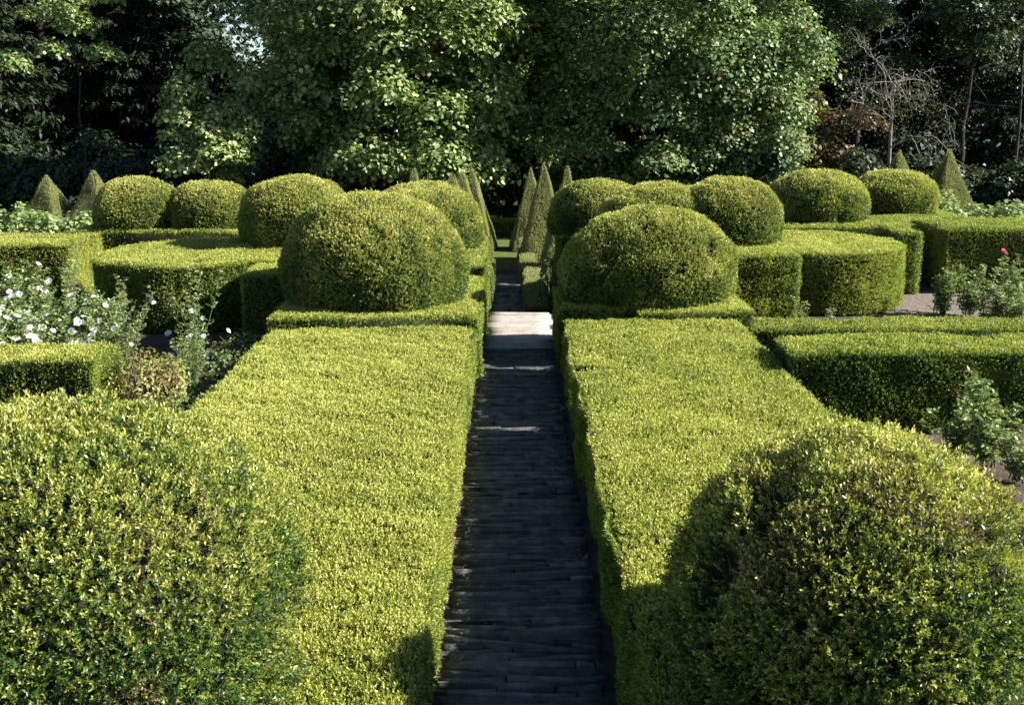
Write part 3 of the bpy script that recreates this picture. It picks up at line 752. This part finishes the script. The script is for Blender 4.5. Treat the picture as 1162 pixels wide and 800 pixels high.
# --- roses at right
rose('rose bush with reddish young tips in front of the thick right hedge', xof(1122, 11.6), yof(11.6, .3), .98, .36, 14, rr, 0, M_WHITE, 'right bed roses', leaf=.06, redtips=.1, leafmul=1.1)
rose('low leafy rose shoots at the base of the thick right hedge', xof(1090, 11.9), yof(11.9, .3), .55, .4, 14, rr, 0, M_WHITE, 'right bed roses', leaf=.05, redtips=.08)
rose('leafy rose at the right edge in front of the thick hedge', xof(1158, 11.2), yof(11.2, .3), .6, .38, 14, rr, 0, M_WHITE, 'right bed roses', leaf=.05, redtips=.08)
rose('rose bush with one pink bloom at the right edge', xof(1150, 19.3), yof(19.3, .3), 1.22, .42, 11, rr, 1, M_PINK, 'right bed roses', leaf=.045, leafmul=1.2, brange=(.98, 1), br=.06)
for lab, u, zc, h, sp in [('low rose bush against the tall right hedge', 1100, 19.6, .86, .5), ('wide leafy rose bush at the right edge below the pink bloom', 1150, 18.4, .85, .5), ('small rose bush by the gravel gap', 1070, 19.6, .88, .25), ('rose bush behind the thin hedge strip right of the gravel', 1128, 18.6, .72, .4)]:
    rose(lab, xof(u, zc), yof(zc, .3), h, sp, 16, rr, 0, M_PINK, 'right bed roses', leaf=.052, leafmul=1.2)
for lab, u, zc, h in [('small weedy sprig at the foot of the square right block', 910, 18.6, .5), ('tiny weedy sprig at the foot of the right drum', 945, 18.4, .32)]:
    rose(lab, xof(u, zc), yof(zc, .3), h, .15, 5, rr, 0, M_PINK, 'sprigs at the drum foot', cat='plant', name='leafy_sprig', leafmul=1.4)

# ---------------------------------------------------------------- the wood behind
def tx(u, zc): return xof(u, zc)
tree('maple_tree', 'big pale-leaved maple left of the lower path with a dark trunk', tx(448, 43), yof(43, 0), LZ, 20, 5.2, 9.0, 8.4, 130, 820, .185, M_SYC, 1, brad=(.8, 1.7), tr=.55, tone=.58, group='big trees behind the lower walk', inner=.68)
tree('lime_tree', 'big dense tree with drooping leafy boughs right of the lower path', tx(738, 46), yof(46, 0), LZ, 20, 6.1, 8.4, 8.8, 150, 950, .165, M_SYC2, 2, brad=(.8, 1.7), tr=.5, tone=.5, group='big trees behind the lower walk', flat=.75, inner=.68)
tree('maple_tree', 'light leafy tree between the two big trees, filling the middle', tx(600, 52), yof(52, 0), LZ, 20, 4.4, 9, 8.5, 80, 900, .17, M_SYC, 3, brad=(.9, 1.6), tr=.4, tone=.55, group='big trees behind the lower walk')
tree('maple_tree', 'leafy maple between the slim young maple and the big maple', tx(345, 46), yof(46, 0), LZ, 12, 3.2, 4.6, 4.2, 48, 560, .18, M_SYC, 14, brad=(.7, 1.3), tr=.18, tone=.5, group='big trees behind the lower walk')
tree('maple_tree', 'low leafy tree filling the gap between big maple and lime', tx(575, 46), yof(46, 0), LZ, 12, 2.7, 6.6, 3.6, 44, 600, .18, M_SYC, 15, brad=(.7, 1.3), tr=.18, tone=.55, group='big trees behind the lower walk')
tree('lime_tree', 'leafy tree at the right flank of the big drooping tree', tx(845, 44), yof(44, 0), LZ, 12, 2.6, 5.4, 4.6, 44, 700, .165, M_SYC2, 16, brad=(.7, 1.3), tr=.18, tone=.52, group='big trees behind the lower walk', flat=.75)
tree('maple_tree', 'slim young maple with pale leaves above the left pair of domes', tx(245, 39.2), yof(39.2, 0), LZ, 7, 1.7, 4.5, 2.5, 26, 420, .17, M_SYC, 4, brad=(.5, .95), tr=.14, tone=.66, group='small maples at the left')
tree('maple_tree', 'tall loose maple with lit boughs before dark conifers at the left', tx(104, 39.5), yof(39.5, 0), LZ, 12, 2.7, 8.2, 3.4, 12, 360, .16, M_SYC, 5, brad=(.4, .9), tr=.06, tone=.58, group='small maples at the left', inner=.2)
CG = 'dark conifers of the wood'
for i, (u, zc, h, r, lab) in enumerate([
 (-30, 56, 19, 5.2, 'dark conifer at the left edge of the wood'),
 (60, 60, 22, 5.6, 'dark conifer behind the leftmost pyramid'),
 (160, 62, 21, 5.0, 'dark conifer behind the leftmost dome'),
 (375, 60, 20, 4.8, 'dark conifer behind the big maple, right of the sky gap'),
 (905, 58, 20, 4.8, 'dark conifer behind the autumn-brown shrub'),
 (1050, 62, 23, 5.5, 'dark conifer behind the bleached bare tree'),
 (1150, 56, 21, 5.2, 'dark conifer at the right edge of the wood')]):
    conifer(lab, tx(u, zc), yof(zc, 0), LZ, h, r, 210, .42, M_DARK, i, CG)
tree('cedar_tree', 'feathery lighter green conifer at the top right', tx(965, 52), yof(52, 0), LZ, 17, 2.4, 10.6, 4.4, 40, 500, .24, M_FEATH, 9, brad=(.7, 1.3), wf=.2, tr=.25, tone=.55, inner=.3)
tree('autumn_shrub', 'brown and red leaved small tree above the wide back dome', tx(925, 46), yof(46, 0), LZ, 5, 2.2, 3.2, 2.3, 30, 330, .17, M_RED, 10, brad=(.5, .9), tr=.12, tone=.5, inner=.2)
bare_tree('bleached bare tree with pale crooked branches above the rightmost dome', tx(1008, 45), yof(45, 0), LZ, 9.2, 1, d0=(-.05, 0, 1), r=.075, leafn=1500)
bare_tree('half bare pale-twigged tree at the upper right corner', tx(1150, 49), yof(49, 0), LZ, 12, 5, d0=(-.05, 0, 1), r=.07, leafn=2600, tmat=M_GREY)
tree('woodland_tree', 'thin olive-green tree right of the bleached bare tree', tx(1085, 50), yof(50, 0), LZ, 14, 3.0, 8.2, 5.0, 30, 320, .2, M_MID, 12, brad=(.6, 1.1), tr=.18, tone=.55, inner=.2)
rw = np.random.default_rng(5)
for i, u in enumerate([-20, 60, 150, 320, 400, 500, 548, 590, 640, 700, 790, 860, 960, 1000, 1060, 1120, 1175]):
    zc = (47.5 if 430 < u < 700 else 44) + rw.uniform(-1, 1)
    tree('dark_shrub', 'dark shaded shrub behind the pyramids and domes', tx(u, zc), yof(zc, 0), LZ, 3.4, 1.35, 1.6, 1.5, 14, 420, .17, M_MID, 140 + i, brad=(.6, 1.0), tr=.06, tone=.4, group='dark shrubs behind the pyramids', inner=.1)['category'] = 'shrub'
for i, u in enumerate([10, 130, 215, 300, 380, 560, 640, 810, 880, 1000, 1110]):
    zc = 52 + rw.uniform(-1, 3)
    tree('dark_shrub', 'dark shaded undergrowth shrub at the foot of the wood', tx(u, zc), yof(zc, 0), LZ, 4, 2.0, 1.9, 1.9, 12, 380, .24, M_DARK, 40 + i, brad=(.8, 1.3), tr=.08, tone=.5, group='shaded shrubs at the foot of the wood', inner=.1)['category'] = 'shrub'
for i, (u, zc) in enumerate([(90, 66), (215, 68), (440, 63), (520, 65), (590, 61), (680, 64), (830, 63), (985, 66), (1100, 66)]):
    tree('woodland_tree', 'dark broadleaved tree deep in the wood', tx(u, zc), yof(zc, 0), LZ, 18, 4.6, 6.5, 7.5, 46, 420, .34, M_DARK, 60 + i, brad=(1.3, 2.2), tr=.25, tone=.6, group='dark broadleaved trees deep in the wood', inner=.3)
# far wood: one uncountable mass, lower where the sky shows
def far_wood():
    rng = np.random.default_rng(88); cw = Acc()
    for i in range(420):
        y = rng.uniform(68, 92); x = rng.uniform(-62, 70)
        u = 581 + x * F / (y * CP + .9)
        topz = 15 if not (262 < u < 352) else 5.8
        z = rng.uniform(-1, topz)
        b = rng.uniform(1.8, 3.2)
        bough(cw, (x, y, z), (b, b, b * .8), 330, .55, rng, tone=.45, wf=.7)
    tag(cw.build('far_woods', M_MID), kind='stuff')
far_wood()

def litter():
    rng = np.random.default_rng(9); n = 1300; a = Acc()
    y = rng.uniform(4.5, 19.2, n); x = .1 + rng.choice([-1, 1], n) * (.52 - np.abs(rng.normal(size=n)) * .16)
    P = np.column_stack([x, y, np.full(n, .022)])
    N = nrm(rng.normal(size=(n, 3)) * .35 + np.array([0, 0, 1]))
    kites(a, P, N, rng.uniform(.010, .030, n), rng, wf=.5, tone=.45, droop=0)
    tag(a.build('fallen_leaves', M_SICK), kind='stuff')
litter()
# ---------------------------------------------------------------- light, sky, camera
AZ, EL = math.radians(4), math.radians(32)
sdir = Vector((math.cos(EL) * math.cos(AZ), -math.cos(EL) * math.sin(AZ), math.sin(EL)))
sun = bpy.data.lights.new('sun', 'SUN'); sun.energy = 5.0; sun.angle = math.radians(.53); sun.color = (1, .955, .87)
so = bpy.data.objects.new('sun', sun); COL.objects.link(so)
so.rotation_euler = (-sdir).to_track_quat('-Z', 'Y').to_euler()
w = bpy.data.worlds.new('World'); SC.world = w; w.use_nodes = True
nt = w.node_tree; nt.nodes.clear()
sky = nt.nodes.new('ShaderNodeTexSky'); sky.sky_type = 'NISHITA'; sky.sun_disc = False
sky.sun_elevation = EL; sky.sun_rotation = math.atan2(sdir.x, sdir.y); sky.air_density = .7; sky.dust_density = .1
bg = nt.nodes.new('ShaderNodeBackground'); bg.inputs[1].default_value = .05
ow = nt.nodes.new('ShaderNodeOutputWorld')
nt.links.new(sky.outputs[0], bg.inputs[0]); nt.links.new(bg.outputs[0], ow.inputs[0])
cam = bpy.data.cameras.new('camera'); cam.sensor_width = 36; cam.lens = 36 * F / 1162
cam.clip_end = 2000; cam.clip_start = .1
co = bpy.data.objects.new('camera', cam); COL.objects.link(co)
co.location = (0, 0, CAMH); co.rotation_euler = (math.pi / 2 - PITCH, 0, 0)
SC.camera = co
SC.view_settings.view_transform = 'Standard'; SC.view_settings.look = 'None'
SC.view_settings.exposure = 1.65; SC.view_settings.gamma = 1
SC.cycles.max_bounces = 6; SC.cycles.transmission_bounces = 3; SC.cycles.diffuse_bounces = 3; SC.cycles.glossy_bounces = 2
